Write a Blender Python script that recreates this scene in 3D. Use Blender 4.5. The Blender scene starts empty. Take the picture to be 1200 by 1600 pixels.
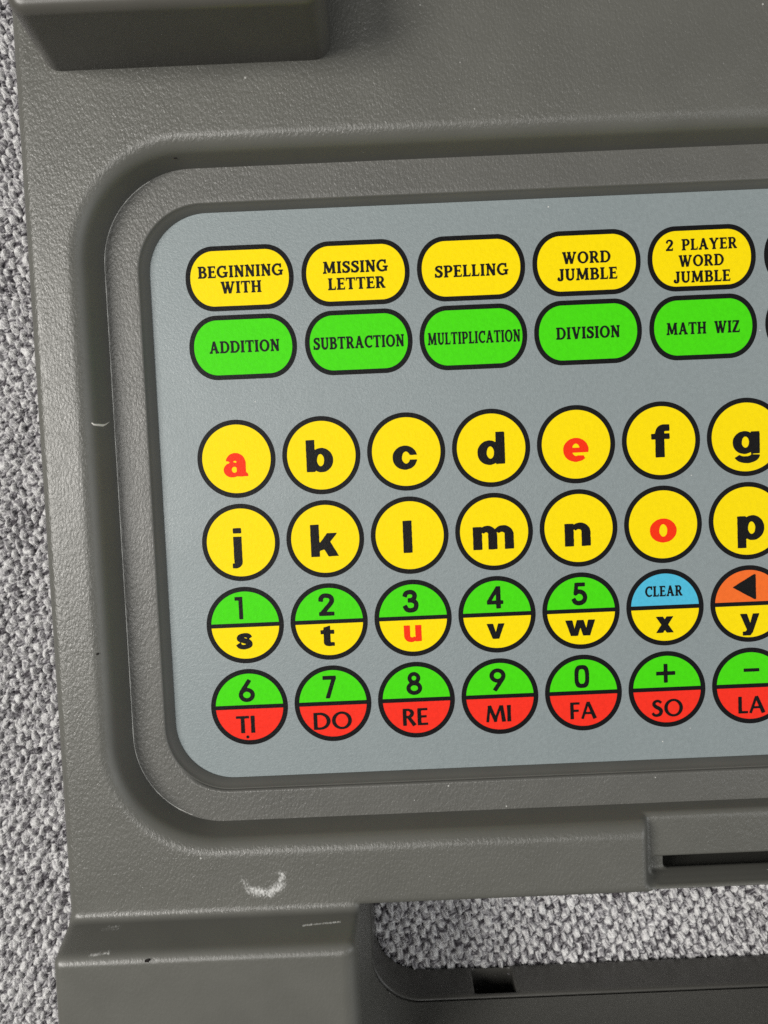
import bpy, bmesh, math, random
import numpy as np
from mathutils import Matrix, Vector

MM = 0.001
S = bpy.context.scene
COL = S.collection
rng = np.random.default_rng(7)
random.seed(7)

# ------------------------------------------------------------------ camera, world, lamps, exposure
cd = bpy.data.cameras.new("camera")
cam = bpy.data.objects.new("camera", cd)
COL.objects.link(cam)
Rc = ((0.999079, -0.042894, 0.001002), (0.042882, 0.997509, -0.056016), (0.001404, 0.056008, 0.998429))
cam.matrix_world = Matrix(((Rc[0][0], Rc[1][0], Rc[2][0], 22.9056 * MM),
                           (Rc[0][1], Rc[1][1], Rc[2][1], -1.9838 * MM),
                           (Rc[0][2], Rc[1][2], Rc[2][2], 130.5638 * MM), (0, 0, 0, 1)))
cd.sensor_fit = 'VERTICAL'
cd.sensor_height = 36
cd.sensor_width = 27
cd.lens = 1300 / 1600 * 36
cd.clip_start = 0.005
cd.clip_end = 20
cd.dof.use_dof = True
cd.dof.focus_distance = 0.131
cd.dof.aperture_fstop = 26
S.camera = cam

W = bpy.data.worlds.new("World")
S.world = W
W.use_nodes = True
bgn = W.node_tree.nodes['Background']
bgn.inputs['Color'].default_value = (0.93, 0.97, 1.0, 1)
bgn.inputs['Strength'].default_value = 0.085


def area(name, loc, target, size, power, color, size_y=None):
    l = bpy.data.lights.new(name, 'AREA')
    l.energy = power
    l.color = color
    l.shape = 'RECTANGLE'
    l.size = size
    l.size_y = size_y or size
    o = bpy.data.objects.new(name, l)
    COL.objects.link(o)
    o.location = loc
    d = Vector(target) - Vector(loc)
    o.rotation_euler = d.to_track_quat('-Z', 'Y').to_euler()
    return o


area("room_lamp", (-0.40, 0.03, 0.53), (0.02, -0.01, 0), 0.26, 4.15, (1.0, 0.97, 0.92))
area("right_fill", (0.62, -0.06, 0.42), (0.0, -0.02, 0), 0.5, 1.7, (0.97, 0.99, 1.0))  # unseen fill lamp, added to lighten faces turned to the right
area("ceiling_lamp", (-0.10, 0.0, 1.05), (0.02, 0, 0), 0.42, 2.6, (1.0, 0.98, 0.95))

S.view_settings.view_transform = 'Standard'
S.view_settings.look = 'None'
S.view_settings.exposure = 0
S.view_settings.gamma = 1
S.view_settings.use_curve_mapping = False
S.render.engine = 'CYCLES'
S.cycles.max_bounces = 6
S.cycles.use_denoising = False


# ------------------------------------------------------------------ materials
class NT:
    def __init__(self, name):
        self.m = bpy.data.materials.new(name)
        self.m.use_nodes = True
        self.t = self.m.node_tree
        self.b = self.t.nodes['Principled BSDF']

    def n(self, typ, **kw):
        nd = self.t.nodes.new(typ)
        for k, v in kw.items():
            setattr(nd, k, v)
        return nd

    def put(self, sock, v):
        if isinstance(v, bpy.types.NodeSocket):
            self.t.links.new(v, sock)
        else:
            sock.default_value = v

    def math(self, op, a, b=0.0, c=0.0, clamp=False):
        nd = self.n('ShaderNodeMath', operation=op, use_clamp=clamp)
        for s, v in zip(nd.inputs, (a, b, c)):
            self.put(s, v)
        return nd.outputs[0]

    def vmath(self, op, a, b=(0, 0, 0), out=0):
        nd = self.n('ShaderNodeVectorMath', operation=op)
        self.put(nd.inputs[0], a)
        self.put(nd.inputs[1], b)
        return nd.outputs[out]

    def noise(self, vec, scale, detail=2.0, rough=0.5, dist=0.0):
        nd = self.n('ShaderNodeTexNoise')
        self.put(nd.inputs['Vector'], vec)
        nd.inputs['Scale'].default_value = scale
        nd.inputs['Detail'].default_value = detail
        nd.inputs['Roughness'].default_value = rough
        nd.inputs['Distortion'].default_value = dist
        return nd.outputs[0]

    def ramp(self, v, lo, hi, a=0.0, b=1.0):
        nd = self.n('ShaderNodeMapRange', interpolation_type='SMOOTHSTEP')
        self.put(nd.inputs[0], v)
        for i, x in zip((1, 2, 3, 4), (lo, hi, a, b)):
            nd.inputs[i].default_value = x
        return nd.outputs[0]

    def mix(self, f, a, b):
        nd = self.n('ShaderNodeMix', data_type='RGBA')
        self.put(nd.inputs[0], f)
        self.put(nd.inputs[6], a)
        self.put(nd.inputs[7], b)
        return nd.outputs[2]

    def mm(self):
        """object coordinates in millimetres"""
        tc = self.n('ShaderNodeTexCoord')
        return self.vmath('MULTIPLY', tc.outputs['Object'], (1000, 1000, 1000))

    def dust(self, p, scale, chance, r):
        """sparse specks"""
        v = self.n('ShaderNodeTexVoronoi', feature='F1')
        self.put(v.inputs['Vector'], p)
        v.inputs['Scale'].default_value = scale
        sp = self.n('ShaderNodeSeparateColor')
        self.put(sp.inputs[0], v.outputs['Color'])
        rad = self.math('MULTIPLY', sp.outputs[1], r * 2)
        near = self.math('LESS_THAN', v.outputs['Distance'], rad)
        return self.math('MULTIPLY', near, self.math('LESS_THAN', sp.outputs[0], chance))

    def seg(self, p, a, b, r):
        """soft mask round a segment a-b in plan (millimetres)"""
        ax, ay = a
        bx, by = b
        q = self.vmath('MULTIPLY', p, (1, 1, 0))
        pa = self.vmath('SUBTRACT', q, (ax, ay, 0))
        ba = (bx - ax, by - ay, 0)
        L = max(ba[0] ** 2 + ba[1] ** 2, 1e-6)
        h = self.math('DIVIDE', self.vmath('DOT_PRODUCT', pa, ba, out=1), L, clamp=True)
        sc = self.n('ShaderNodeVectorMath', operation='SCALE')
        sc.inputs[0].default_value = ba
        self.put(sc.inputs['Scale'], h)
        d = self.vmath('LENGTH', self.vmath('SUBTRACT', pa, sc.outputs[0]), out=1)
        return self.ramp(d, r, 0.0)


def plastic(name, base, grain=True, marks=(), spec=0.5):
    k = NT(name)
    p = k.mm()
    geo = k.n('ShaderNodeNewGeometry')
    sep = k.n('ShaderNodeSeparateXYZ')
    k.put(sep.inputs[0], geo.outputs['Normal'])
    up = k.ramp(sep.outputs[2], 0.70, 0.95) if grain else 0.0
    # moulded grain: little pebbles and wrinkles about half a millimetre across
    ps = k.vmath('MULTIPLY', p, (1.35, 0.75, 1.0))
    g1 = k.noise(ps, 2.3, 2.0, 0.55, 0.7)
    g2 = k.noise(ps, 4.2, 1.0, 0.5, 0.3)
    vor = k.n('ShaderNodeTexVoronoi', feature='SMOOTH_F1')
    k.put(vor.inputs['Vector'], ps)
    vor.inputs['Scale'].default_value = 1.9
    vor.inputs['Smoothness'].default_value = 0.4
    h = k.math('MULTIPLY_ADD', g2, 0.45, g1)
    h = k.math('MULTIPLY_ADD', vor.outputs['Distance'], -0.6, h)
    fine = k.noise(p, 9.0, 2.0, 0.6)
    wall = k.math('MULTIPLY', fine, 0.12)
    amp = k.math('MULTIPLY', k.ramp(k.noise(p, 0.07, 2.0, 0.5), 0.25, 0.70, 0.70, 1.05), k.ramp(k.vmath('DOT_PRODUCT', p, (0, 1, 0), out=1), -74.0, -68.0, 0.35, 1.0))
    hh = k.math('MULTIPLY', k.math('MULTIPLY', h, amp), up) if grain else wall
    if grain:
        inv = k.math('SUBTRACT', 1.0, up)
        hh = k.math('MULTIPLY_ADD', wall, inv, hh)
    wave = k.noise(p, 0.10, 2.0, 0.5)
    bump = k.n('ShaderNodeBump')
    bump.inputs['Strength'].default_value = 1.0
    bump.inputs['Distance'].default_value = 0.000074
    k.put(bump.inputs['Height'], hh)
    k.t.links.new(bump.outputs[0], k.b.inputs['Normal'])
    dark = tuple(c * 0.96 for c in base) + (1,)
    lite = tuple(c * 1.04 for c in base) + (1,)
    col = k.mix(k.ramp(wave, 0.3, 0.7), dark, lite)
    rough = k.math('MULTIPLY_ADD', k.noise(p, 0.35, 3.0), 0.14, 0.28)
    if grain:       # the polished walls are duller than the grained faces
        rough = k.math('MULTIPLY_ADD', inv, 0.16, rough)
    tot = None
    for (a, b, r, s) in marks:
        m = k.math('MULTIPLY', k.seg(p, a, b, r), s)
        tot = m if tot is None else k.math('MAXIMUM', tot, m)
    if tot is not None:
        br = k.math('MULTIPLY_ADD', k.noise(k.vmath('MULTIPLY', p, (1.6, 0.9, 1)), 2.6, 4.0, 0.8, 0.5), 0.6, k.math('MULTIPLY', g1, 0.45))     # only the tops of the grain are rubbed
        tot = k.math('MULTIPLY', k.ramp(k.math('MULTIPLY_ADD', tot, 0.42, br), 0.76, 1.06), 0.95, clamp=True)
        col = k.mix(tot, col, (0.62, 0.62, 0.60, 1))
    col = k.mix(k.math('MULTIPLY', k.dust(p, 0.55, 0.07, 0.045), 0.7), col, (0.55, 0.55, 0.52, 1))
    k.put(k.b.inputs['Base Color'], col)
    k.put(k.b.inputs['Roughness'], rough)
    k.b.inputs['Specular IOR Level'].default_value = spec
    return k.m


def flat(name, base, rough=0.42, vary=0.06, bumpd=0.00003, spec=0.12, smudge=False):
    """printed ink on the embossed keypad film"""
    k = NT(name)
    p = k.mm()
    v = k.noise(p, 1.4, 4.0, 0.65)
    a = tuple(max(c * (1 - vary), 0) for c in base) + (1,)
    b = tuple(min(c * (1 + vary), 1) for c in base) + (1,)
    k.put(k.b.inputs['Base Color'], k.mix(k.ramp(v, 0.3, 0.7), a, b))
    if smudge:      # greasy patches and fine dust
        sm = k.ramp(k.noise(k.vmath('MULTIPLY', p, (1.0, 0.6, 1.0)), 0.09, 4.0, 0.62, 1.2), 0.35, 0.68, rough - 0.05, rough + 0.06)
        k.put(k.b.inputs['Roughness'], sm)
        k.put(k.b.inputs['Base Color'], k.mix(k.dust(p, 0.9, 0.07, 0.05), k.b.inputs['Base Color'].links[0].from_socket, (0.60, 0.60, 0.57, 1)))
    else:
        k.b.inputs['Roughness'].default_value = rough
    k.b.inputs['Specular IOR Level'].default_value = spec
    h = k.math('MULTIPLY_ADD', k.noise(p, 5.5, 2.0, 0.5), 0.6, k.noise(p, 2.6, 2.0, 0.5, 0.4))
    bump = k.n('ShaderNodeBump')
    bump.inputs['Strength'].default_value = 1.0
    bump.inputs['Distance'].default_value = bumpd
    k.put(bump.inputs['Height'], h)
    k.t.links.new(bump.outputs[0], k.b.inputs['Normal'])
    return k.m


def ink(name, base, wear=0.0, under=(0.8, 0.6, 0.0)):
    k = NT(name)
    p = k.mm()
    sp = k.ramp(k.noise(p, 7.0, 3.0, 0.7), 0.66, 0.80, 0.0, wear)
    k.put(k.b.inputs['Base Color'], k.mix(sp, tuple(base) + (1,), tuple(under) + (1,)))
    k.b.inputs['Roughness'].default_value = 0.42
    k.b.inputs['Specular IOR Level'].default_value = 0.13
    h = k.math('MULTIPLY_ADD', k.noise(p, 5.5, 2.0, 0.5), 0.6, k.noise(p, 2.6, 2.0, 0.5, 0.4))
    bump = k.n('ShaderNodeBump')
    bump.inputs['Distance'].default_value = 0.00004
    k.put(bump.inputs['Height'], h)
    k.t.links.new(bump.outputs[0], k.b.inputs['Normal'])
    return k.m


GREY = (0.108, 0.107, 0.094)
scuffs = [((-0.9, -64.3), (0.2, -65.6), 1.7, 0.75), ((0.2, -65.6), (2.8, -66.1), 1.9, 1.0), ((2.8, -66.1), (4.7, -64.9), 1.9, 1.0),
          ((4.7, -64.9), (4.9, -63.2), 1.6, 0.9), ((-1.2, 49.4), (-0.8, 50.6), 0.8, 0.35),
          ((-22.5, -70.9), (-19.8, -70.75), 0.4, 0.85), ((-22.0, -69.5), (-19.5, -69.4), 0.5, 0.65),
          ((8.0, -69.75), (13.6, -69.65), 0.14, 1.0), ((-26.3, -68.2), (-23.5, -68.2), 0.7, 0.30)]
M_case = plastic("grey_moulded_plastic", GREY, True, scuffs, 0.68)
M_bezel = plastic("grey_bezel_plastic", (0.108, 0.107, 0.097), True, (), 0.5)
M_block = plastic("smooth_grey_plastic", (0.086, 0.082, 0.071), False)  # same plastic as the shell, darkened to put its shaded front into the colour
M_lower = plastic("lower_shell_plastic", (0.075, 0.073, 0.066), False)  # shell plastic again; shade on the opening wall painted in as darker grey
M_lip_glint = plastic("pale_glint_plastic", (0.62, 0.62, 0.58), False)  # edge highlight of the recess lip put into the colour
M_panel = flat("blue_grey_keypad_film", (0.228, 0.266, 0.272), 0.38, 0.05, 0.000045, 0.5, True)
M_yellow = flat("yellow_ink", (0.90, 0.685, 0.0), 0.45, 0.03)
M_green = flat("green_ink", (0.06, 0.65, 0.003), 0.45, 0.05)
M_red = flat("red_ink", (0.86, 0.030, 0.014), 0.45, 0.05)
M_blue = flat("blue_ink", (0.075, 0.46, 0.66), 0.45, 0.05)
M_orange = flat("orange_ink", (0.84, 0.15, 0.022), 0.45, 0.05)
M_black = ink("black_ink", (0.005, 0.0045, 0.005), 0.0)
M_text = ink("black_legend_ink", (0.005, 0.0045, 0.0045), 0.30, (0.25, 0.20, 0.01))
M_rletter = ink("red_legend_ink", (0.86, 0.030, 0.003), 0.0)


# ------------------------------------------------------------------ helpers
def link(name, verts, faces, mat, parent=None, smooth=False):
    me = bpy.data.meshes.new(name)
    if isinstance(verts, np.ndarray):
        verts = verts.astype(np.float64)
        me.vertices.add(len(verts))
        me.vertices.foreach_set('co', (verts * MM).astype(np.float32).ravel())
        F = np.asarray(faces, dtype=np.int32)
        k = F.shape[1]
        me.loops.add(F.size)
        me.loops.foreach_set('vertex_index', F.ravel())
        me.polygons.add(len(F))
        me.polygons.foreach_set('loop_start', np.arange(len(F), dtype=np.int32) * k)
        me.update(calc_edges=True)
        me.validate()
    else:
        me.from_pydata([tuple(c * MM for c in v) for v in verts], [], faces)
        me.update()
    if smooth:
        me.polygons.foreach_set('use_smooth', np.ones(len(me.polygons), dtype=bool))
    me.materials.append(mat)
    o = bpy.data.objects.new(name, me)
    COL.objects.link(o)
    if parent is not None:
        o.parent = parent
    return o


def surface_net(F, lo, h):
    """isosurface of the sampled field F (negative inside) as quads"""
    s = F < 0
    nx, ny, nz = F.shape
    cs = np.zeros((nx - 1, ny - 1, nz - 1), dtype=np.uint8)
    for dx in (0, 1):
        for dy in (0, 1):
            for dz in (0, 1):
                cs += s[dx:nx - 1 + dx, dy:ny - 1 + dy, dz:nz - 1 + dz]
    act = (cs > 0) & (cs < 8)
    ci, cj, ck = np.nonzero(act)
    idx = -np.ones(act.shape, dtype=np.int32)
    idx[ci, cj, ck] = np.arange(len(ci))
    acc = np.zeros((len(ci), 3))
    cnt = np.zeros(len(ci))
    corners = [(0, 0, 0), (1, 0, 0), (0, 1, 0), (1, 1, 0), (0, 0, 1), (1, 0, 1), (0, 1, 1), (1, 1, 1)]
    for a in range(8):
        for b in range(a + 1, 8):
            A, B = corners[a], corners[b]
            if sum(abs(A[i] - B[i]) for i in range(3)) != 1:
                continue
            fa = F[ci + A[0], cj + A[1], ck + A[2]]
            fb = F[ci + B[0], cj + B[1], ck + B[2]]
            m = (fa < 0) != (fb < 0)
            t = np.where(m, fa / np.where(m, fa - fb, 1), 0)
            for i in range(3):
                acc[:, i] += np.where(m, A[i] + t * (B[i] - A[i]), 0)
            cnt += m
    V = np.stack([ci, cj, ck], 1) + acc / cnt[:, None]
    V = V * h + np.array(lo)
    Q = []
    # x edges
    m = s[:-1, 1:-1, 1:-1] != s[1:, 1:-1, 1:-1]
    i, j, k = np.nonzero(m)
    j = j + 1
    k = k + 1
    q = np.stack([idx[i, j - 1, k - 1], idx[i, j, k - 1], idx[i, j, k], idx[i, j - 1, k]], 1)
    fl = s[i, j, k]
    q[~fl] = q[~fl][:, ::-1]
    Q.append(q)
    m = s[1:-1, :-1, 1:-1] != s[1:-1, 1:, 1:-1]
    i, j, k = np.nonzero(m)
    i = i + 1
    k = k + 1
    q = np.stack([idx[i - 1, j, k - 1], idx[i - 1, j, k], idx[i, j, k], idx[i, j, k - 1]], 1)
    fl = s[i, j, k]
    q[~fl] = q[~fl][:, ::-1]
    Q.append(q)
    m = s[1:-1, 1:-1, :-1] != s[1:-1, 1:-1, 1:]
    i, j, k = np.nonzero(m)
    i = i + 1
    j = j + 1
    q = np.stack([idx[i - 1, j - 1, k], idx[i, j - 1, k], idx[i, j, k], idx[i - 1, j, k]], 1)
    fl = s[i, j, k]
    q[~fl] = q[~fl][:, ::-1]
    Q.append(q)
    Q = np.concatenate(Q)
    return V, Q[(Q >= 0).all(1)]


def solid(name, f, lo, hi, h, mat, parent):
    n = [int(math.ceil((b - a) / h)) + 1 for a, b in zip(lo, hi)]
    ax = [(lo[i] + h * np.arange(n[i])).astype(np.float32) for i in range(3)]
    F = f(ax[0][:, None, None], ax[1][None, :, None], ax[2][None, None, :]).astype(np.float32)
    V, Q = surface_net(F, lo, h)
    del F
    e = 0.02
    for it in range(3):
        x, y, z = V[:, 0], V[:, 1], V[:, 2]
        d = f(x, y, z)
        g = np.stack([f(x + e, y, z) - f(x - e, y, z), f(x, y + e, z) - f(x, y - e, z), f(x, y, z + e) - f(x, y, z - e)], 1) / (2 * e)
        L = np.maximum((g ** 2).sum(1), 0.2)
        V = V - np.clip(d / L, -0.4 * h, 0.4 * h)[:, None] * g
    return link(name, V, Q, mat, parent, True)


def RI(a, b, r):      # intersection with a rounded edge
    return np.minimum(-r, np.maximum(a, b)) + np.sqrt(np.maximum(r + a, 0) ** 2 + np.maximum(r + b, 0) ** 2) if r > 0 else np.maximum(a, b)


def RU(a, b, r):      # union with a fillet
    return np.maximum(r, np.minimum(a, b)) - np.sqrt(np.maximum(r - a, 0) ** 2 + np.maximum(r - b, 0) ** 2)


def rr(x, y, x0, x1, y0, y1, r):
    qx = np.abs(x - (x0 + x1) / 2) - (x1 - x0) / 2 + r
    qy = np.abs(y - (y0 + y1) / 2) - (y1 - y0) / 2 + r
    return np.minimum(np.maximum(qx, qy), 0) + np.sqrt(np.maximum(qx, 0) ** 2 + np.maximum(qy, 0) ** 2) - r


def lerp(z, z0, z1, a, b):
    return a + (b - a) * (z - z0) / (z1 - z0)


# ------------------------------------------------------------------ the fabric it lies on
def vnoise(x, y, seed):
    g = np.random.default_rng(seed).random((256, 256))
    xi = np.floor(x).astype(int)
    yi = np.floor(y).astype(int)
    fx = x - xi
    fy = y - yi
    fx = fx * fx * (3 - 2 * fx)
    fy = fy * fy * (3 - 2 * fy)
    a = g[xi & 255, yi & 255]
    b = g[(xi + 1) & 255, yi & 255]
    c = g[xi & 255, (yi + 1) & 255]
    d = g[(xi + 1) & 255, (yi + 1) & 255]
    return (a * (1 - fx) + b * fx) * (1 - fy) + (c * (1 - fx) + d * fx) * fy


ZF = -20.0


def weave(x, y):
    """height and yarn tone of a nubby plain weave of melange yarns"""
    a = math.radians(9)
    X = (x * math.cos(a) + y * math.sin(a))
    Y = (-x * math.sin(a) + y * math.cos(a))
    X = X + 0.7 * (vnoise(X * 0.4, Y * 0.4, 1) - .5) + 0.45 * (vnoise(X * 1.1, Y * 1.1, 2) - .5)
    Y = Y + 0.7 * (vnoise(X * 0.4, Y * 0.4, 3) - .5) + 0.45 * (vnoise(X * 1.1, Y * 1.1, 4) - .5)
    pw, pf = 1.28, 1.46
    i = np.floor(X / pw).astype(int)
    j = np.floor(Y / pf).astype(int)
    par = ((i + j) & 1) * 2 - 1
    u = X / pw - i - .5
    v = Y / pf - j - .5
    R = np.random.default_rng(11).random((256, 256, 6))
    r = R[i & 255, j & 255]
    wr = 0.45 + 0.12 * (r[..., 0] - .5)
    fr = 0.40 + 0.12 * (r[..., 1] - .5)
    uu = u + 0.16 * (r[..., 4] - .5)
    vv = v + 0.16 * (r[..., 5] - .5)
    pw_ = np.sqrt(np.maximum(1 - (uu / wr) ** 2, 0))
    pf_ = np.sqrt(np.maximum(1 - (vv / fr) ** 2, 0))
    hw = 0.52 * pw_ + par * 0.64 * np.cos(math.pi * v) + 0.10 - (pw_ <= 0) * 2
    hf = 0.44 * pf_ - par * 0.42 * np.cos(math.pi * u) - 0.22 - (pf_ <= 0) * 2
    warp = hw > hf
    hgt = np.maximum(np.maximum(hw, hf), -1.0)
    # twisted fibres running along the yarn
    fw = vnoise(uu * 7.5 + v * 3.0 + i * 7, v * 2.2 + j * 5, 5)
    ff = vnoise(vv * 7.5 - u * 3.0 + j * 9, u * 2.2 + i * 3, 6)
    fib = np.where(warp, fw, ff)
    fib = 0.5 + 1.25 * (fib - 0.5)
    hgt = hgt + 0.42 * (fib - .5) + 0.30 * (vnoise(x * 1.3, y * 1.3, 8) - .5) + (r[..., 2] - .5) * 0.30
    base = np.where(warp, 0.70, 0.34) + 0.20 * (r[..., 3] - .5)
    base = np.where(r[..., 2] > 0.95, base * 0.6, base)
    tone = base + 0.70 * (fib - .5) + 0.12 * (vnoise(x * .9, y * .9, 9) - .5)
    return hgt, np.clip(tone, 0.03, 1.0)


def fabric():
    vs, fs, ts = [], [], []
    off = 0
    st = 0.15
    for (x0, x1, y0, y1) in ((-84, -24, -125, 98), (12, 122, -101, -64)):
        gx = np.arange(x0, x1, st)
        gy = np.arange(y0, y1, st)
        X, Y = np.meshgrid(gx, gy, indexing='ij')
        hgt, tone = weave(X, Y)
        Z = ZF - 0.9 + hgt
        nx, ny = X.shape
        id_ = np.arange(nx * ny).reshape(nx, ny) + off
        vs.append(np.stack([X.ravel(), Y.ravel(), Z.ravel()], 1))
        ts.append(tone.ravel())
        fs.append(np.stack([id_[:-1, :-1], id_[1:, :-1], id_[1:, 1:], id_[:-1, 1:]], -1).reshape(-1, 4))
        off += nx * ny
    vs.append(np.array([(-260, -260, ZF - 2), (320, -260, ZF - 2), (320, 260, ZF - 2), (-260, 260, ZF - 2)], float))
    ts.append(np.full(4, .5))
    fs.append(np.array([[off, off + 1, off + 2, off + 3]]))
    k = NT("woven_tweed")
    at = k.n('ShaderNodeAttribute', attribute_name='tone')
    p = k.mm()
    cr = k.n('ShaderNodeValToRGB')
    e = cr.color_ramp.elements
    e[0].position = 0.16
    e[0].color = (0.05, 0.044, 0.052, 1)
    e[1].position = 0.82
    e[1].color = (0.84, 0.835, 0.83, 1)
    m = e.new(0.45)
    m.color = (0.335, 0.325, 0.342, 1)
    fine = k.noise(p, 4.5, 4.0, 0.7)
    k.put(cr.inputs[0], k.math('MULTIPLY_ADD', k.math('SUBTRACT', fine, 0.5), 0.7, at.outputs['Fac']))
    k.put(k.b.inputs['Base Color'], cr.outputs[0])
    k.b.inputs['Roughness'].default_value = 0.5
    k.b.inputs['Specular IOR Level'].default_value = 0.5
    bump = k.n('ShaderNodeBump')
    bump.inputs['Distance'].default_value = 0.0002
    k.put(bump.inputs['Height'], k.noise(p, 5.0, 3.0, 0.65))
    k.t.links.new(bump.outputs[0], k.b.inputs['Normal'])
    o = link("woven_fabric_surface", np.concatenate(vs), np.concatenate(fs), k.m, None, True)
    atr = o.data.attributes.new('tone', 'FLOAT', 'POINT')
    atr.data.foreach_set('value', np.concatenate(ts).astype(np.float32))
    o['kind'] = 'structure'
    o['label'] = "grey tweed woven fabric lying under the toy"
    return o


fabric()

# ------------------------------------------------------------------ the learning toy
toy = bpy.data.objects.new("learning_toy", None)
COL.objects.link(toy)
toy.location = (0, 0, 0)
toy['label'] = "grey plastic learning toy with yellow, green and red printed round keys on tweed fabric"
toy['category'] = "learning toy"

XR = 124.0            # the shell runs on past the frame to here


def opening(x, y, z):
    x0 = lerp(z, -20, 12.5, 17.5, 16.3)
    y0 = lerp(z, -20, -11.8, -96.2, -96.9)
    return rr(x, y, x0, 113.0, y0, -68.7, 8.5)


def opening_top(x, y, z):
    # square upper corner: the hole's top edge runs straight into the ramp
    x0 = lerp(z, -20, 12.5, 17.5, 16.3)
    return np.maximum(np.maximum(x0 - x, x - 113.0), np.maximum(-80.0 - y, y + 68.7))


def shell(x, y, z):
    left = -27.9 - 0.03 * (7 - z)
    out = rr(x, y, left, XR, -112.0, 82.0, 5.0)
    slab = RI(out, z - 7.6 + 0 * x, 1.7)
    out2 = rr(x, y, left - 0.1 + 0 * x, XR + 1, -112.0, 40.0, 4.0)
    ramp = (y + 69.95) * 0.96 + (z - 11.1) * 0.275 + 0 * x
    blk = RI(RI(out2, ramp, 1.3), z - 14.7 + 0 * x, 1.2)
    body = RU(slab, blk, 0.9)
    # recess round the keypad, walls leaning outwards
    zc = np.clip(z, 1.5, 9.0)
    t = (zc - 2.2) / 5.4
    rec = rr(x, y, -18.3 - 1.7 * t, XR - 6.0 + 1.7 * t, -57.0 - 1.25 * t, 44.05 + 1.25 * t, 14.0 + 1.8 * t) * 0.96
    body = RI(body, -rec, 1.9)
    cav = np.maximum(rr(x, y, -24.0, XR - 3, -62.5, 50.0, 8.0), z - 0.6)
    body = np.maximum(body, -np.maximum(cav, -6.5 - z))
    # latch pocket in the lower rim
    tp = np.clip(z - 4.6, -3, 5)
    pk = np.maximum(rr(x, y, 61.3 - 0.35 * tp, 118.0, -67.4 - 0.3 * tp, -50.0, 1.2), 4.7 - z + 0.02 * (y + 60))
    body = RI(body, -pk, 0.8)
    tr = np.maximum(rr(x, y, 62.0, 117.5, -67.1 - 0.25 * np.clip(z - 3, -2, 3), -64.4, 0.7), 3.0 - z + 0 * x)
    body = RI(body, -tr, 0.25)
    # carrying-handle opening
    op = np.minimum(opening(x, y, z), opening_top(x, y, z))
    er = 1.1 + 1.5 * np.clip((-69.5 - y) / 3.0, 0, 1) + 0 * x
    body = np.minimum(-er, np.maximum(body, -op)) + np.sqrt(np.maximum(er + body, 0) ** 2 + np.maximum(er - op, 0) ** 2)
    sl = np.maximum(rr(x, y, 64.2, 116.0, -67.1, -64.45, 0.7), -9.0 - z)
    sl = np.minimum(sl, np.maximum(np.maximum(rr(x, y, 63.6, 116.6, -67.8, -62.8, 0.5), z - 2.3), -9.0 - z))
    body = np.maximum(body, -sl)
    return np.maximum(body, -11.65 - z)


up_shell = solid("upper_shell", shell, (-32.0, -115.0, -12.2), (XR + 3.0, 85.0, 15.8), 0.42, M_case, toy)


def lower(x, y, z):
    out = rr(x, y, -26.9 + 0.03 * (z + 12), XR - 1, -111.3, 81.3, 5.0)
    b = RI(out, np.abs(z + 15.95) - 3.95 + 0 * x, 0.3)
    op = np.minimum(opening(x, y, z) - 0.0, opening_top(x, y, z)) + 0.22
    notch = np.maximum(rr(x, y, 35.2, 42.6, -110, -90, 0.2), np.abs(z + 16.2) - 3.3)
    notch = np.minimum(notch, np.maximum(rr(x, y, 24, 60, -110.5, -99, 0.2), np.abs(z + 16.2) - 3.0))
    cavity = np.maximum(rr(x, y, -20, 112, -62, 74, 4), -18.0 - z)
    b = RI(b, -op, 0.2)
    return np.maximum(np.maximum(b, -notch), -cavity)


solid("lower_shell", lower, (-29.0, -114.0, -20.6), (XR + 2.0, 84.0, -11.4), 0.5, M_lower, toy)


def hinge(x, y, z):
    d = z - 7.0
    o = rr(x, y, -23.4 + 0.10 * d, 17.9 + 0.0 * d, 56.5 - 0.005 * d, 80.0, 2.4)
    return np.maximum(RI(o, z - 23.6 + 0 * x, 1.6), 7.0 - z)


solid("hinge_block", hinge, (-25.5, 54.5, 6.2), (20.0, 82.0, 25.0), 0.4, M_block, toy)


# bezel and keypad sheet: stacked rounded-rectangle loops
def loop(x0, x1, y0, y1, r, z, n=20):
    pts = []
    for (cx, cy, a0) in ((x1 - r, y1 - r, 0), (x0 + r, y1 - r, 90), (x0 + r, y0 + r, 180), (x1 - r, y0 + r, 270)):
        for i in range(n + 1):
            a = math.radians(a0 + 90 * i / n)
            pts.append((cx + r * math.cos(a), cy + r * math.sin(a), z))
    return pts


def loft(name, loops, mat, parent, cap=False, closed=False):
    V, F = [], []
    n = len(loops[0])
    for l in loops:
        V += l
    m = len(loops)
    for a in range(m if closed else m - 1):
        b = (a + 1) % m
        for i in range(n):
            j = (i + 1) % n
            F.append((a * n + i, a * n + j, b * n + j, b * n + i))
    if cap:
        F.append(tuple(range((m - 1) * n, m * n)))
    o = link(name, V, F, mat, parent, True)
    return o


def RL(px, pt, pb, r, z):
    """loop by its left x, top y, bottom y; the right end is out of the picture"""
    return loop(px, XR - 6 - (px + 18.3), pb, pt, r, z)


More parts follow.
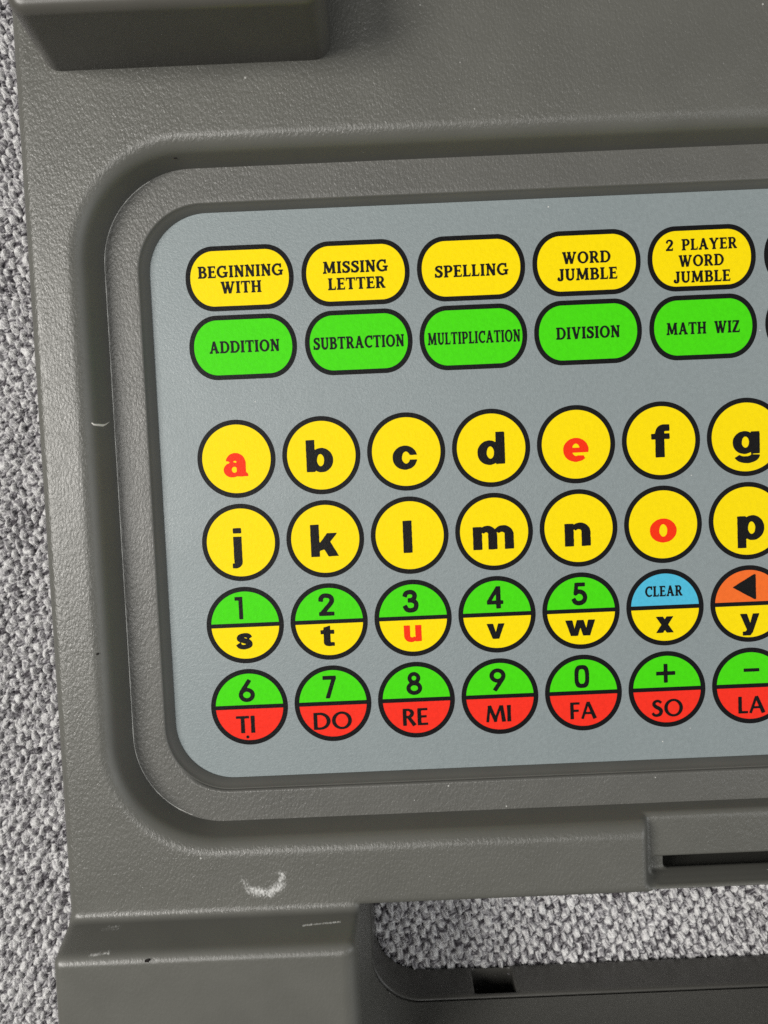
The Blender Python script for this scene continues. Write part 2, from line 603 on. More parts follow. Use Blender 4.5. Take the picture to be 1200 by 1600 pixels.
bz = []
bz.append(RL(-22.0, 47.5, -60.5, 15.0, -1.0))
bz.append(RL(-22.0, 47.5, -60.5, 15.0, 2.0))
for t in np.linspace(0, 1, 14)[1:]:
    # flat ledge
    bz.append(RL(-22.0 + 8.7 * t, 47.5 - 8.45 * t, -60.5 + 8.6 * t, 15.0 - 4.7 * t, 2.0))
for a in (15, 30, 50, 70, 85):
    c, s_ = math.cos(math.radians(a)), math.sin(math.radians(a))
    q = 0.3
    bz.append(RL(-13.3 + q * s_, 39.05 - q * s_, -52.0 + q * s_, 10.3 - q * s_, 2.0 - q * (1 - c)))
bz.append(RL(-12.7, 38.5, -51.4, 9.9, 1.3))
bz.append(RL(-11.95, 38.0, -50.8, 9.2, 0.25))
bz.append(RL(-11.9, 37.95, -50.75, 9.2, 0.05))
bz.append(RL(-11.9, 37.95, -50.75, 9.2, -0.0))
bezel = loft("keypad_bezel", bz, M_bezel, toy)

panel = loft("keypad_panel", [RL(-13, 39, -52, 9.5, -1.2), RL(-13, 39, -52, 9.5, -0.03), RL(-12.6, 38.6, -51.6, 9.1, -0.02)], M_panel, toy, cap=True)
for pf in panel.data.polygons:
    pf.use_smooth = False

# pale bead painting in the edge highlight along the recess wall's lower edge
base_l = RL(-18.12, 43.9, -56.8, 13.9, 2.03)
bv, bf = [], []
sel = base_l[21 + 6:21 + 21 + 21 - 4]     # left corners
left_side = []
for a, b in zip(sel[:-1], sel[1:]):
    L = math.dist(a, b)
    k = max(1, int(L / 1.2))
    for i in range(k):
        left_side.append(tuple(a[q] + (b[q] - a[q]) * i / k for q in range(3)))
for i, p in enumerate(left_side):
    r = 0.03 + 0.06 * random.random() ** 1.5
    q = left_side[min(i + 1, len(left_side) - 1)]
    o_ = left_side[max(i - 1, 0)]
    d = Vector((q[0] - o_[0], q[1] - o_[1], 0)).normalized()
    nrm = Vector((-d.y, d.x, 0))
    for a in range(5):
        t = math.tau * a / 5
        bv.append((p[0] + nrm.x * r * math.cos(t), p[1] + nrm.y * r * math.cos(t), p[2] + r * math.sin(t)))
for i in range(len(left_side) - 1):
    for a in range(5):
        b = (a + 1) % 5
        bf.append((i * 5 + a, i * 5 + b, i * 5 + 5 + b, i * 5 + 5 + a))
link("recess_lip", bv, bf, M_lip_glint, toy, True)


# ------------------------------------------------------------------ lettering: glyphs drawn as outlines, joined and filled
def bez(*pts, n=14):
    """Catmull-Rom through the points"""
    P = [np.array(p, float) for p in pts]
    P = [2 * P[0] - P[1]] + P + [2 * P[-1] - P[-2]]
    out = []
    for i in range(1, len(P) - 2):
        for t in np.linspace(0, 1, n, endpoint=False):
            a, b, c, d = P[i - 1], P[i], P[i + 1], P[i + 2]
            out.append(0.5 * ((2 * b) + (-a + c) * t + (2 * a - 5 * b + 4 * c - d) * t * t + (-a + 3 * b - 3 * c + d) * t ** 3))
    out.append(P[-2])
    return out


def ST(pts, w, w2=None):
    """stroke of varying width with butt ends"""
    P = np.array(pts, float)
    n = len(P)
    ws = np.linspace(w, w if w2 is None else w2, n) if not isinstance(w, (list, tuple)) else np.interp(np.linspace(0, 1, n), np.linspace(0, 1, len(w)), w)
    T = np.gradient(P, axis=0) if n > 2 else np.repeat([P[1] - P[0]], 2, 0)
    T /= np.linalg.norm(T, axis=1)[:, None]
    N = np.stack([-T[:, 1], T[:, 0]], 1)
    return np.concatenate([P + N * ws[:, None] / 2, (P - N * ws[:, None] / 2)[::-1]])


def EL(cx, cy, rx, ry, p=2.0, n=56):
    a = np.linspace(0, math.tau, n, endpoint=False)
    c, s = np.cos(a), np.sin(a)
    return np.stack([cx + rx * np.sign(c) * np.abs(c) ** (2 / p), cy + ry * np.sign(s) * np.abs(s) ** (2 / p)], 1)


def AR(cx, cy, rx, ry, a0, a1, w, w2=None, n=30):
    a = np.radians(np.linspace(a0, a1, n))
    return ST(np.stack([cx + rx * np.cos(a), cy + ry * np.sin(a)], 1), w, w2)


def BX(x0, y0, x1, y1):
    return np.array([(x0, y0), (x1, y0), (x1, y1), (x0, y1)], float)


def PG(*p):
    return np.array(p, float)


def LN(x0, y0, x1, y1, w, w2=None):
    return ST([(x0, y0), (x1, y1)], w, w2)


H = {}    # heavy grotesque lower case; x-height 72, ascender 100
H['a'] = [('+', EL(27, 21, 27, 23)), ('-', EL(34, 21, 10, 10)), ('+', BX(42, 8, 69, 50)), ('+', AR(37, 44, 19, 17.5, 172, -10, 21, 26)),
          ('-', BX(-5, 40, 18, 49)), ('+', BX(44, 0, 70, 46)), ('+', PG((60, 0), (77, 0), (75, 8), (68, 14)))]
H['b'] = [('+', EL(47, 36, 36, 38)), ('-', EL(44, 36, 12, 20)), ('-', BX(-5, -5, 13, 80)), ('+', BX(0, 0, 26, 100))]
H['c'] = [('+', EL(37, 36, 37, 38)), ('-', EL(40, 36, 13, 20)), ('-', PG((40, 28.5), (90, 28.5), (90, 44.5), (40, 44.5)))]
H['d'] = [('+', EL(36, 36, 36, 38)), ('-', EL(39, 36, 12, 20)), ('-', BX(70, -5, 90, 80)), ('+', BX(57, 0, 83, 100))]
H['e'] = [('+', EL(38, 36, 38, 38)), ('-', EL(38, 36, 13, 21)), ('+', BX(18, 28, 70, 42)), ('-', BX(40, 17, 90, 28)), ('-', PG((62, 10), (90, 10), (90, 28), (60, 28)))]
H['f'] = [('+', BX(12, 0, 38, 80)), ('+', BX(0, 56, 54, 72)), ('+', AR(40, 75, 15, 15.5, 180, 80, 26, 19)), ('+', BX(40, 81, 54, 100))]
H['g'] = [('+', EL(36, 37, 36, 37)), ('-', EL(39, 38, 12, 19)), ('-', BX(70, -5, 90, 80)), ('+', BX(57, 0, 83, 72)),
          ('+', AR(41, -4, 29, 16, 0, -165, 26, 17))]
H['j'] = [('+', BX(6, -12, 32, 72)), ('+', BX(6, 84, 32, 100)), ('+', AR(6, -12, 13, 11, 0, -95, 26, 15)), ('+', BX(0, -30.5, 6, -15.5))]
H['k'] = [('+', BX(0, 0, 26, 100)), ('+', PG((24, 36), (52, 72), (83, 72), (40, 22), (24, 18))), ('+', PG((36, 44), (58, 50), (86, 0), (55, 0), (34, 36)))]
H['l'] = [('+', BX(0, 0, 28, 100))]
H['m'] = [('+', BX(0, 0, 26, 72)), ('+', AR(41, 46, 18, 19, 150, 0, 16, 26)), ('+', BX(46, 0, 72, 48)), ('+', AR(89, 46, 20, 19, 150, 0, 16, 26)), ('+', BX(96, 0, 122, 48))]
H['n'] = [('+', BX(0, 0, 26, 72)), ('+', AR(44, 46, 20, 18.5, 150, 0, 16, 26)), ('+', BX(51, 0, 77, 48))]
H['o'] = [('+', EL(40, 36, 40, 38)), ('-', EL(40, 36, 13, 21))]
H['p'] = [('+', EL(47, 36, 36, 38)), ('-', EL(44, 36, 12, 20)), ('-', BX(-5, -5, 13, 80)), ('+', BX(0, -26, 26, 72))]
H['s'] = [('+', ST(bez((60, 50), (52, 61), (34, 63.5), (18, 57), (17, 46), (36, 38), (54, 31), (57, 18), (38, 8.5), (18, 11), (9, 24)), [22, 21, 19, 22, 24, 24, 24, 24, 20, 20, 23]))]
H['t'] = [('+', PG((12, 12), (38, 12), (38, 92), (12, 84))), ('+', BX(0, 55, 54, 72)), ('+', AR(39, 15, 14, 7, 180, 275, 26, 16)), ('+', BX(38, 0, 54, 16))]
H['u'] = [('+', BX(51, 0, 77, 72)), ('+', AR(33, 26, 20, 18.5, 180, 330, 26, 16)), ('+', BX(0, 24, 26, 72))]
H['v'] = [('+', PG((0, 72), (28, 72), (40, 28), (52, 72), (80, 72), (54, 0), (26, 0)))]
H['w'] = [('+', PG((0, 72), (27, 72), (35, 30), (46, 72), (72, 72), (83, 30), (91, 72), (118, 72), (97, 0), (70, 0), (59, 40), (48, 0), (21, 0)))]
H['x'] = [('+', PG((0, 72), (31, 72), (80, 0), (49, 0))), ('+', PG((49, 72), (79, 72), (31, 0), (0, 0)))]
H['y'] = [('+', PG((0, 72), (28, 72), (42, 28), (54, 72), (81, 72), (52, -12), (42, -26), (10, -26), (10, -9), (22, -9), (28, 0)))]

N = {}    # geometric digits
k_ = 16
N['1'] = [('+', BX(20, 0, 35, 100)), ('+', PG((0, 88), (0, 100), (34, 100), (34, 88)))]
N['2'] = [('+', ST(bez((7, 68), (9, 82), (20, 92), (34, 93), (49, 89), (58, 77), (56, 62), (44, 46), (27, 27), (9, 6)), k_)), ('+', BX(0, 0, 65, 13.5))]
N['3'] = [('+', ST(bez((7, 74), (13, 88), (30, 93.5), (46, 90), (54, 77), (50, 63), (38, 55), (24, 54)), k_)), ('+', ST(bez((24, 54.5), (42, 53), (57, 43), (60, 28), (53, 12), (34, 6.5), (16, 11), (6, 28)), k_))]
N['4'] = [('+', LN(50, 0, 50, 100, k_)), ('+', BX(0, 20, 70, 33)), ('+', PG((0, 33), (15, 33), (56, 100), (43, 100)))]
N['5'] = [('+', BX(14, 87, 60, 100)), ('+', PG((14, 100), (27, 100), (22, 52), (8, 47))), ('+', ST(bez((11, 51), (28, 60), (48, 56), (60, 42), (60, 24), (48, 10), (28, 6), (12, 12), (4, 26)), k_))]
N['6'] = [('+', EL(34, 31, 34, 32)), ('-', EL(34, 31, 20, 18.5)), ('+', LN(9, 44, 48, 102, 14))]
N['7'] = [('+', BX(0, 87, 60, 100)), ('+', PG((45, 92), (60, 92), (27, 0), (12, 0)))]
N['8'] = [('+', EL(34, 28, 34, 29)), ('+', EL(34, 75, 27, 26)), ('-', EL(34, 28, 20, 16)), ('-', EL(34, 75, 14, 13.5))]
N['9'] = [('+', EL(34, 69, 34, 32)), ('-', EL(34, 69, 20, 18.5)), ('+', LN(59, 56, 20, -2, 14))]
N['0'] = [('+', EL(33, 50, 33, 51, 3.2)), ('-', EL(33, 50, 19, 37, 3.0))]
N['+'] = [('+', BX(42, 0, 58, 100)), ('+', BX(0, 42, 100, 58))]
N['-'] = [('+', BX(0, 0, 100, 22))]
N['<'] = [('+', PG((0, 50), (50, 103), (50, -3)))]
N['.'] = [('+', EL(10, 10, 10, 10))]

O = {}    # flared humanist capitals
O['T'] = [('+', LN(33, 0, 33, 100, 17, 15)), ('+', BX(0, 89, 66, 100))]
O['I'] = [('+', LN(9, 0, 9, 50, 18, 15)), ('+', LN(9, 50, 9, 100, 15, 18))]
O['D'] = [('+', BX(0, 0, 16, 100)), ('+', AR(32, 50, 47, 45, -90, 0, 10, 17)), ('+', AR(32, 50, 47, 45, 90, 0, 10, 17)), ('+', BX(8, 90, 33, 100)), ('+', BX(8, 0, 33, 10))]
O['O'] = [('+', EL(52, 50, 52, 52)), ('-', EL(52, 50, 36, 42))]
O['R'] = [('+', BX(0, 0, 16, 100)), ('+', AR(24, 73, 25, 22, -90, 90, 10, 10)), ('+', AR(24, 73, 26, 22, -50, 50, 16)), ('+', BX(8, 90, 25, 100)), ('+', BX(8, 46, 25, 56)), ('+', LN(28, 52, 62, 0, 14, 18))]
O['E'] = [('+', BX(0, 0, 16, 100)), ('+', BX(8, 90, 52, 100)), ('+', BX(8, 46, 46, 56)), ('+', BX(8, 0, 53, 10))]
O['F'] = [('+', BX(0, 0, 16, 100)), ('+', BX(8, 90, 52, 100)), ('+', BX(8, 45, 46, 55))]
O['M'] = [('+', LN(6, 0, 18, 100, 11, 11)), ('+', LN(18, 100, 50, 12, 16)), ('+', LN(50, 12, 82, 100, 10)), ('+', LN(98, 0, 86, 100, 18, 15)), ('+', PG((44, 0), (56, 0), (62, 30), (38, 30)))]
O['A'] = [('+', LN(6, 0, 40, 100, 11, 11)), ('+', LN(80, 0, 42, 100, 18, 14)), ('+', BX(20, 28, 66, 38))]
O['S'] = [('+', ST(bez((52, 84), (42, 92), (28, 94), (14, 86), (12, 72), (24, 58), (44, 46), (52, 30), (44, 12), (26, 6), (12, 9), (3, 20)), [11, 11, 12, 14, 17, 18, 18, 16, 13, 11, 11]))]
O['L'] = [('+', BX(0, 0, 16, 100)), ('+', BX(8, 0, 50, 10))]

Z = {}    # sturdy serif capitals
sw, th, sf = 19, 11, 9


def sr(x, y, w=34):        # little flared serif
    d = sf if y < 50 else -sf
    return ('+', PG((x - w / 2, y), (x + w / 2, y), (x + w / 2 - 2, y + d * .8), (x + 8, y + d * 1.5), (x - 8, y + d * 1.5), (x - w / 2 + 2, y + d * .8)))


Z['A'] = [('+', LN(14, 0, 40, 100, 11)), ('+', LN(70, 0, 42, 100, 19)), ('+', BX(22, 28, 62, 38)), sr(13, 0, 26), sr(72, 0, 32)]
Z['B'] = [('+', BX(8, 0, 27, 100)), ('+', BX(0, 91, 38, 100)), ('+', BX(0, 0, 40, 9)), ('+', BX(20, 47, 38, 57)), ('+', AR(37, 75, 21, 20.5, -90, 90, [10, 18, 10])), ('+', AR(39, 27.5, 25, 23, -90, 90, [10, 19, 10]))]
Z['C'] = [('+', AR(45, 50, 38, 45, 48, 312, [12, 14, 19, 14, 10])), ('+', BX(66, 68, 76, 100))]
Z['D'] = [('+', BX(8, 0, 27, 100)), ('+', BX(0, 91, 40, 100)), ('+', BX(0, 0, 40, 9)), ('+', AR(38, 50, 38, 45.5, -90, 90, [10, 14, 19, 14, 10]))]
Z['E'] = [('+', BX(8, 0, 27, 100)), ('+', BX(0, 91, 62, 100)), ('+', BX(0, 0, 64, 9)), ('+', BX(20, 47, 52, 56)), ('+', PG((54, 100), (62, 100), (62, 76))), ('+', PG((55, 0), (64, 0), (66, 24))), ('+', BX(47, 42, 53, 61))]
Z['G'] = [('+', AR(45, 50, 38, 45, 48, 325, [12, 14, 19, 14, 10])), ('+', BX(66, 68, 76, 100)), ('+', BX(66, 4, 83, 44)), ('+', BX(52, 37, 92, 46))]
Z['H'] = [('+', BX(9, 0, 28, 100)), ('+', BX(60, 0, 79, 100)), ('+', BX(20, 46, 70, 56)), sr(18.5, 0), sr(18.5, 100), sr(69.5, 0), sr(69.5, 100)]
Z['I'] = [('+', BX(8, 0, 27, 100)), sr(17.5, 0), sr(17.5, 100)]
Z['J'] = [('+', BX(24, 18, 43, 100)), sr(33, 100), ('+', AR(17, 16, 16.5, 13, 0, -180, [19, 12, 10])), ('+', EL(6, 20, 8, 9))]
Z['L'] = [('+', BX(8, 0, 27, 100)), sr(17.5, 100), ('+', BX(0, 0, 60, 9)), ('+', PG((50, 0), (60, 0), (63, 28)))]
Z['M'] = [('+', LN(14, 0, 18, 100, 10)), ('+', LN(20, 100, 52, 8, 19)), ('+', LN(52, 8, 84, 100, 11)), ('+', LN(90, 0, 86, 100, 19)), sr(13, 0, 28), sr(90, 0), ('+', BX(4, 92, 26, 100)), ('+', BX(80, 92, 102, 100))]
Z['N'] = [('+', BX(10, 0, 21, 100)), ('+', LN(16, 100, 68, 2, 20)), ('+', BX(63, 0, 74, 100)), sr(15, 0, 28), sr(68, 100, 28), ('+', BX(0, 92, 22, 100))]
Z['O'] = [('+', EL(45, 50, 45, 51)), ('-', EL(45, 50, 26, 40))]
Z['P'] = [('+', BX(8, 0, 27, 100)), sr(17.5, 0), ('+', BX(0, 91, 40, 100)), ('+', BX(20, 41, 40, 50)), ('+', AR(38, 70.5, 24, 25, -90, 90, [10, 19, 10]))]
Z['R'] = [('+', BX(8, 0, 27, 100)), sr(17.5, 0), ('+', BX(0, 91, 40, 100)), ('+', BX(20, 44, 40, 53)), ('+', AR(38, 72, 22, 23.5, -90, 90, [10, 18, 10])), ('+', LN(40, 50, 66, 4, 18)), ('+', BX(60, 0, 80, 8))]
Z['S'] = [('+', ST(bez((56, 80), (46, 92), (30, 94), (15, 86), (13, 72), (26, 59), (46, 46), (55, 30), (46, 11), (28, 6), (13, 10), (6, 24)), [10, 11, 12, 15, 19, 20, 20, 18, 14, 11, 10])), ('+', BX(53, 70, 61, 98)), ('+', BX(1, 2, 9, 32))]
Z['T'] = [('+', BX(28, 0, 47, 100)), sr(37.5, 0), ('+', BX(0, 91, 75, 100)), ('+', PG((0, 100), (8, 100), (0, 72))), ('+', PG((67, 100), (75, 100), (75, 72)))]
Z['U'] = [('+', BX(9, 30, 28, 100)), ('+', BX(62, 30, 73, 100)), ('+', AR(43, 34, 24.5, 28, 180, 360, [19, 14, 11])), sr(18.5, 100), sr(67, 100, 28)]
Z['V'] = [('+', LN(15, 100, 40, 0, 19)), ('+', LN(68, 100, 44, 0, 11)), sr(15, 100, 32), sr(69, 100, 26), ('+', PG((34, 0), (48, 0), (44, 20), (38, 20)))]
Z['W'] = [('+', LN(14, 100, 36, 0, 19)), ('+', LN(56, 92, 38, 0, 10)), ('+', LN(54, 100, 78, 0, 19)), ('+', LN(106, 100, 80, 0, 11)), sr(14, 100, 30), sr(106, 100, 26), sr(56, 100, 30)]
Z['Y'] = [('+', LN(14, 100, 40, 44, 19)), ('+', LN(70, 100, 42, 44, 11)), ('+', BX(32, 0, 51, 50)), sr(41, 0), sr(14, 100, 30), sr(71, 100, 26)]
Z['Z'] = [('+', BX(4, 91, 66, 100)), ('+', BX(0, 0, 68, 9)), ('+', PG((44, 92), (66, 92), (24, 8), (0, 8))), ('+', PG((4, 100), (12, 100), (4, 74))), ('+', PG((60, 0), (68, 0), (70, 26)))]
Z['2'] = [('+', ST(bez((8, 70), (12, 88), (30, 94), (48, 88), (54, 70), (44, 50), (24, 28), (10, 8)), [13, 12, 12, 16, 19, 18, 14, 12])), ('+', BX(0, 0, 60, 13)), ('+', PG((50, 0), (60, 0), (62, 26)))]


def word(font, text, gap=12, space=72):
    ops, x = [], 0.0
    for ch in text:
        if ch == ' ':
            x += space
            continue
        g = font[ch]
        lo = min(p[:, 0].min() for s, p in g if s == '+')
        hi = max(p[:, 0].max() for s, p in g if s == '+')
        ops.append([(s, p + np.array([x - lo, 0])) for s, p in g])
        x += hi - lo + gap
    return ops


def poly_sd(P, X, Y):
    d = np.full(X.shape, 1e18)
    ins = np.zeros(X.shape, bool)
    n = len(P)
    for i in range(n):
        ax, ay = P[i]
        bx, by = P[(i + 1) % n]
        ex, ey = bx - ax, by - ay
        L = ex * ex + ey * ey
        if L < 1e-12:
            continue
        t = np.clip(((X - ax) * ex + (Y - ay) * ey) / L, 0, 1)
        d = np.minimum(d, (X - ax - t * ex) ** 2 + (Y - ay - t * ey) ** 2)
        if ay != by:
            c = ((ay > Y) != (by > Y)) & (X < ex * (Y - ay) / (ey if ey else 1) + ax)
            ins ^= c
    d = np.sqrt(d)
    return np.where(ins, -d, d)


def fill(ops, step, bold=0.0):
    """glyph -> flat polygons by marching squares over its distance field"""
    allp = np.concatenate([p for s, p in ops if s == '+'])
    x0, y0 = allp.min(0) - 2 * step
    x1, y1 = allp.max(0) + 2 * step
    gx = np.arange(x0, x1 + step, step)
    gy = np.arange(y0, y1 + step, step)
    X, Y = np.meshgrid(gx, gy, indexing='ij')
    F = np.full(X.shape, 1e9)
    for s, p in ops:
        d = poly_sd(p, X, Y)
        F = np.minimum(F, d) if s == '+' else np.maximum(F, -d)
    F = F - bold + 0.9 * (vnoise(X * 0.16 + x0, Y * 0.16, 21) - 0.5)
    F = np.where(np.abs(F) < 1e-4, 1e-4, F)
    V, Fc, key = [], [], {}

    def vid(k, x, y):
        if k not in key:
            key[k] = len(V)
            V.append((x, y))
        return key[k]

    ins = F < 0
    for i in range(len(gx) - 1):
        j = 0
        while j < len(gy) - 1:
            c = (ins[i, j], ins[i + 1, j], ins[i + 1, j + 1], ins[i, j + 1])
            if not any(c):
                j += 1
                continue
            if all(c):
                j2 = j
                while j2 + 1 < len(gy) - 1 and ins[i, j2 + 2] and ins[i + 1, j2 + 2]:
                    j2 += 1
                Fc.append((vid((i, j), gx[i], gy[j]), vid((i + 1, j), gx[i + 1], gy[j]),
                           vid((i + 1, j2 + 1), gx[i + 1], gy[j2 + 1]), vid((i, j2 + 1), gx[i], gy[j2 + 1])))
                j = j2 + 1
                continue
            cr = [(i, j), (i + 1, j), (i + 1, j + 1), (i, j + 1)]
            f = []
            for a in range(4):
                A, B = cr[a], cr[(a + 1) % 4]
                if ins[A]:
                    f.append(vid(A, gx[A[0]], gy[A[1]]))
                if ins[A] != ins[B]:
                    t = F[A] / (F[A] - F[B])
                    f.append(vid((min(A, B), max(A, B)), gx[A[0]] + t * (gx[B[0]] - gx[A[0]]), gy[A[1]] + t * (gy[B[1]] - gy[A[1]])))
            if len(f) >= 3:
                Fc.append(tuple(f))
            j += 1
    return V, Fc


CACHE = {}
BOLD = {id(Z): 2.5, id(O): 2.4, id(H): 0.8, id(N): 2.8}


def legend(parent, origin, items, z=0.042, mat=None, name="legend"):
    """items: (font, text, centre x, centre y, width, height) in mm on the keypad"""
    V, Fc = [], []
    for (font, text, cx, cy, w, h) in items:
        ck = (id(font), text)
        if ck not in CACHE:
            fine = 2.2 if font is H else (3.0 if font in (N, O) else 3.6)
            v_, f_ = [], []
            for g in word(font, text):
                a, b = fill(g, fine, BOLD.get(id(font), 0.0))
                f_ += [tuple(i + len(v_) for i in q) for q in b]
                v_ += a
            CACHE[ck] = (np.array(v_), f_)
        v_, f_ = CACHE[ck]
        lo, hi = v_.min(0), v_.max(0)
        if font is Z or font is O:     # words share the cap height, overshoot hangs out
            lo[1], hi[1] = 0, 100
        sc = np.array([w, h]) / (hi - lo)
        q = (v_ - (lo + hi) / 2) * sc + np.array([cx, cy])
        Fc += [tuple(i + len(V) for i in t) for t in f_]
        V += [(a - origin[0], b - origin[1], z) for a, b in q]
    o = link(name, V, Fc, mat or M_text, parent)
    return o


def disc_pts(rx, ry, n=72, flatx=0.0, p=2.0):
    pts = []
    for i in range(n):
        a = math.tau * i / n
        c, s = math.cos(a), math.sin(a)
        x = rx * math.copysign(abs(c) ** (2 / p), c)
        y = ry * math.copysign(abs(s) ** (2 / p), s)
        pts.append((x + math.copysign(flatx, c) if abs(c) > 1e-9 else x, y))
    return pts


def key_ring(name, origin, outer, inner, split=None):
    """the black printed outline of a key; split = half height of its cross bar"""
    n = len(outer)
    V = [(x, y, 0.0) for x, y in outer] + [(x, y, 0.0) for x, y in inner]
    F = [(i, (i + 1) % n, n + (i + 1) % n, n + i) for i in range(n)]
    if split:
        r = inner[0][0]
        k = len(V)
        xs = math.sqrt(r * r - split * split)
        V += [(-xs - .02, -split, 0.004), (xs + .02, -split, 0.004), (xs + .02, split, 0.004), (-xs - .02, split, 0.004)]
        F.append((k, k + 1, k + 2, k + 3))
    o = link(name, V, F, M_black, toy)
    o.location = (origin[0] * MM, origin[1] * MM, 0.0)
    return o


def key_face(parent, pts, mat, name="key_face"):
    return link(name, [(x, y, 0.012) for x, y in pts], [tuple(range(len(pts)))], mat, parent)


PITCH, ROW = 13.3, 13.1477
FUNC = [
    (1.96, 27.90, M_yellow, "BEGINNING WITH", [("BEGINNING", 2.14, 28.93, 13.2, 1.75), ("WITH", 2.11, 26.50, 6.3, 1.75)]),
    (19.91, 27.90, M_yellow, "MISSING LETTER", [("MISSING", 19.91, 28.85, 10.1, 1.75), ("LETTER", 20.01, 26.32, 8.9, 1.75)]),
    (37.79, 27.90, M_yellow, "SPELLING", [("SPELLING", 37.85, 27.50, 11.4, 1.76)]),
    (55.66, 27.90, M_yellow, "WORD JUMBLE", [("WORD", 55.64, 28.75, 7.5, 1.75), ("JUMBLE", 55.71, 26.2, 9.3, 1.76)]),
    (73.47, 27.90, M_yellow, "2 PLAYER WORD JUMBLE", [("2 PLAYER", 73.46, 30.0, 11.0, 1.66), ("WORD", 73.38, 27.53, 7.0, 1.7), ("JUMBLE", 73.43, 25.08, 8.8, 1.7)]),
    (91.48, 27.85, M_yellow, None, []),
    (1.96, 17.31, M_green, "ADDITION", [("ADDITION", 2.15, 17.38, 10.9, 1.77)]),
    (19.94, 17.31, M_green, "SUBTRACTION", [("SUBTRACTION", 19.93, 17.28, 14.1, 1.8)]),
    (37.76, 17.31, M_green, "MULTIPLICATION", [("MULTIPLICATION", 37.84, 17.25, 14.4, 1.8)]),
    (55.59, 17.31, M_green, "DIVISION", [("DIVISION", 55.57, 17.24, 9.9, 1.78)]),
    (73.48, 17.31, M_green, "MATH WIZ", [("MATH WIZ", 73.44, 17.21, 11.4, 1.78)]),
    (91.50, 17.31, M_green, None, []),
]
ov_o = disc_pts(4.45, 4.98, 96, 3.92, 2.06)
ov_i = disc_pts(3.74, 4.23, 96, 3.88, 2.06)
for (x, y, mat, txt, lines) in FUNC:
    kx = key_ring("function_key", (x, y), ov_o, ov_i)
    cn = "yellow" if mat is M_yellow else "green"
    kx['label'] = f"{cn} oval key reading {txt.lower()}" if txt else f"{cn} oval key cut by the picture edge"
    key_face(kx, ov_i, mat)
    if lines:
        legend(kx, (x, y), [(Z, t, a, b, w, h) for t, a, b, w, h in lines])

RO, RIN = 6.12, 5.36
rd_o, rd_i = disc_pts(RO, RO, 96), disc_pts(RIN, RIN, 96)
BAR = 0.33


def half(up):
    a0 = math.asin((BAR - 0.0) / RIN)
    s = 1 if up else -1
    n = 48
    return [(RIN * math.cos(a0 + (math.pi - 2 * a0) * i / n), s * RIN * math.sin(a0 + (math.pi - 2 * a0) * i / n)) for i in range(n + 1)][::s]


WHOLE = [
    (0, 0, 'a', -0.18, -0.96, 3.81, 3.80, 1), (1, 0, 'b', 13.01, -0.10, 4.21, 5.10, 0), (2, 0, 'c', 26.34, -0.94, 3.81, 3.80, 0),
    (3, 0, 'd', 39.89, -0.08, 4.31, 5.15, 0), (4, 0, 'e', 53.15, -0.87, 3.97, 3.75, 1), (5, 0, 'f', 66.41, -0.04, 2.91, 5.15, 0),
    (6, 0, 'g', 79.82, -1.58, 4.25, 5.05, 0),
    (0, 1, 'j', -0.66, -14.03, 1.61, 6.38, 0), (1, 1, 'k', 13.14, -13.39, 4.34, 5.12, 0), (2, 1, 'l', 26.26, -13.37, 1.45, 5.12, 0),
    (3, 1, 'm', 39.75, -14.06, 6.45, 3.80, 0), (4, 1, 'n', 53.02, -14.15, 4.1, 3.74, 0), (5, 1, 'o', 66.51, -14.12, 4.2, 3.79, 1),
    (6, 1, 'p', 80.28, -14.86, 4.25, 5.16, 0)]
for (c, r, ch, lx, ly, w, h, red) in WHOLE:
    org = (c * PITCH, -r * ROW)
    kx = key_ring("letter_key", org, rd_o, rd_i)
    kx['label'] = f"round yellow key with a {'red' if red else 'black'} letter {ch}"
    key_face(kx, rd_i, M_yellow)
    legend(kx, org, [(H, ch, lx, ly, w, h)], mat=M_rletter if red else M_text)

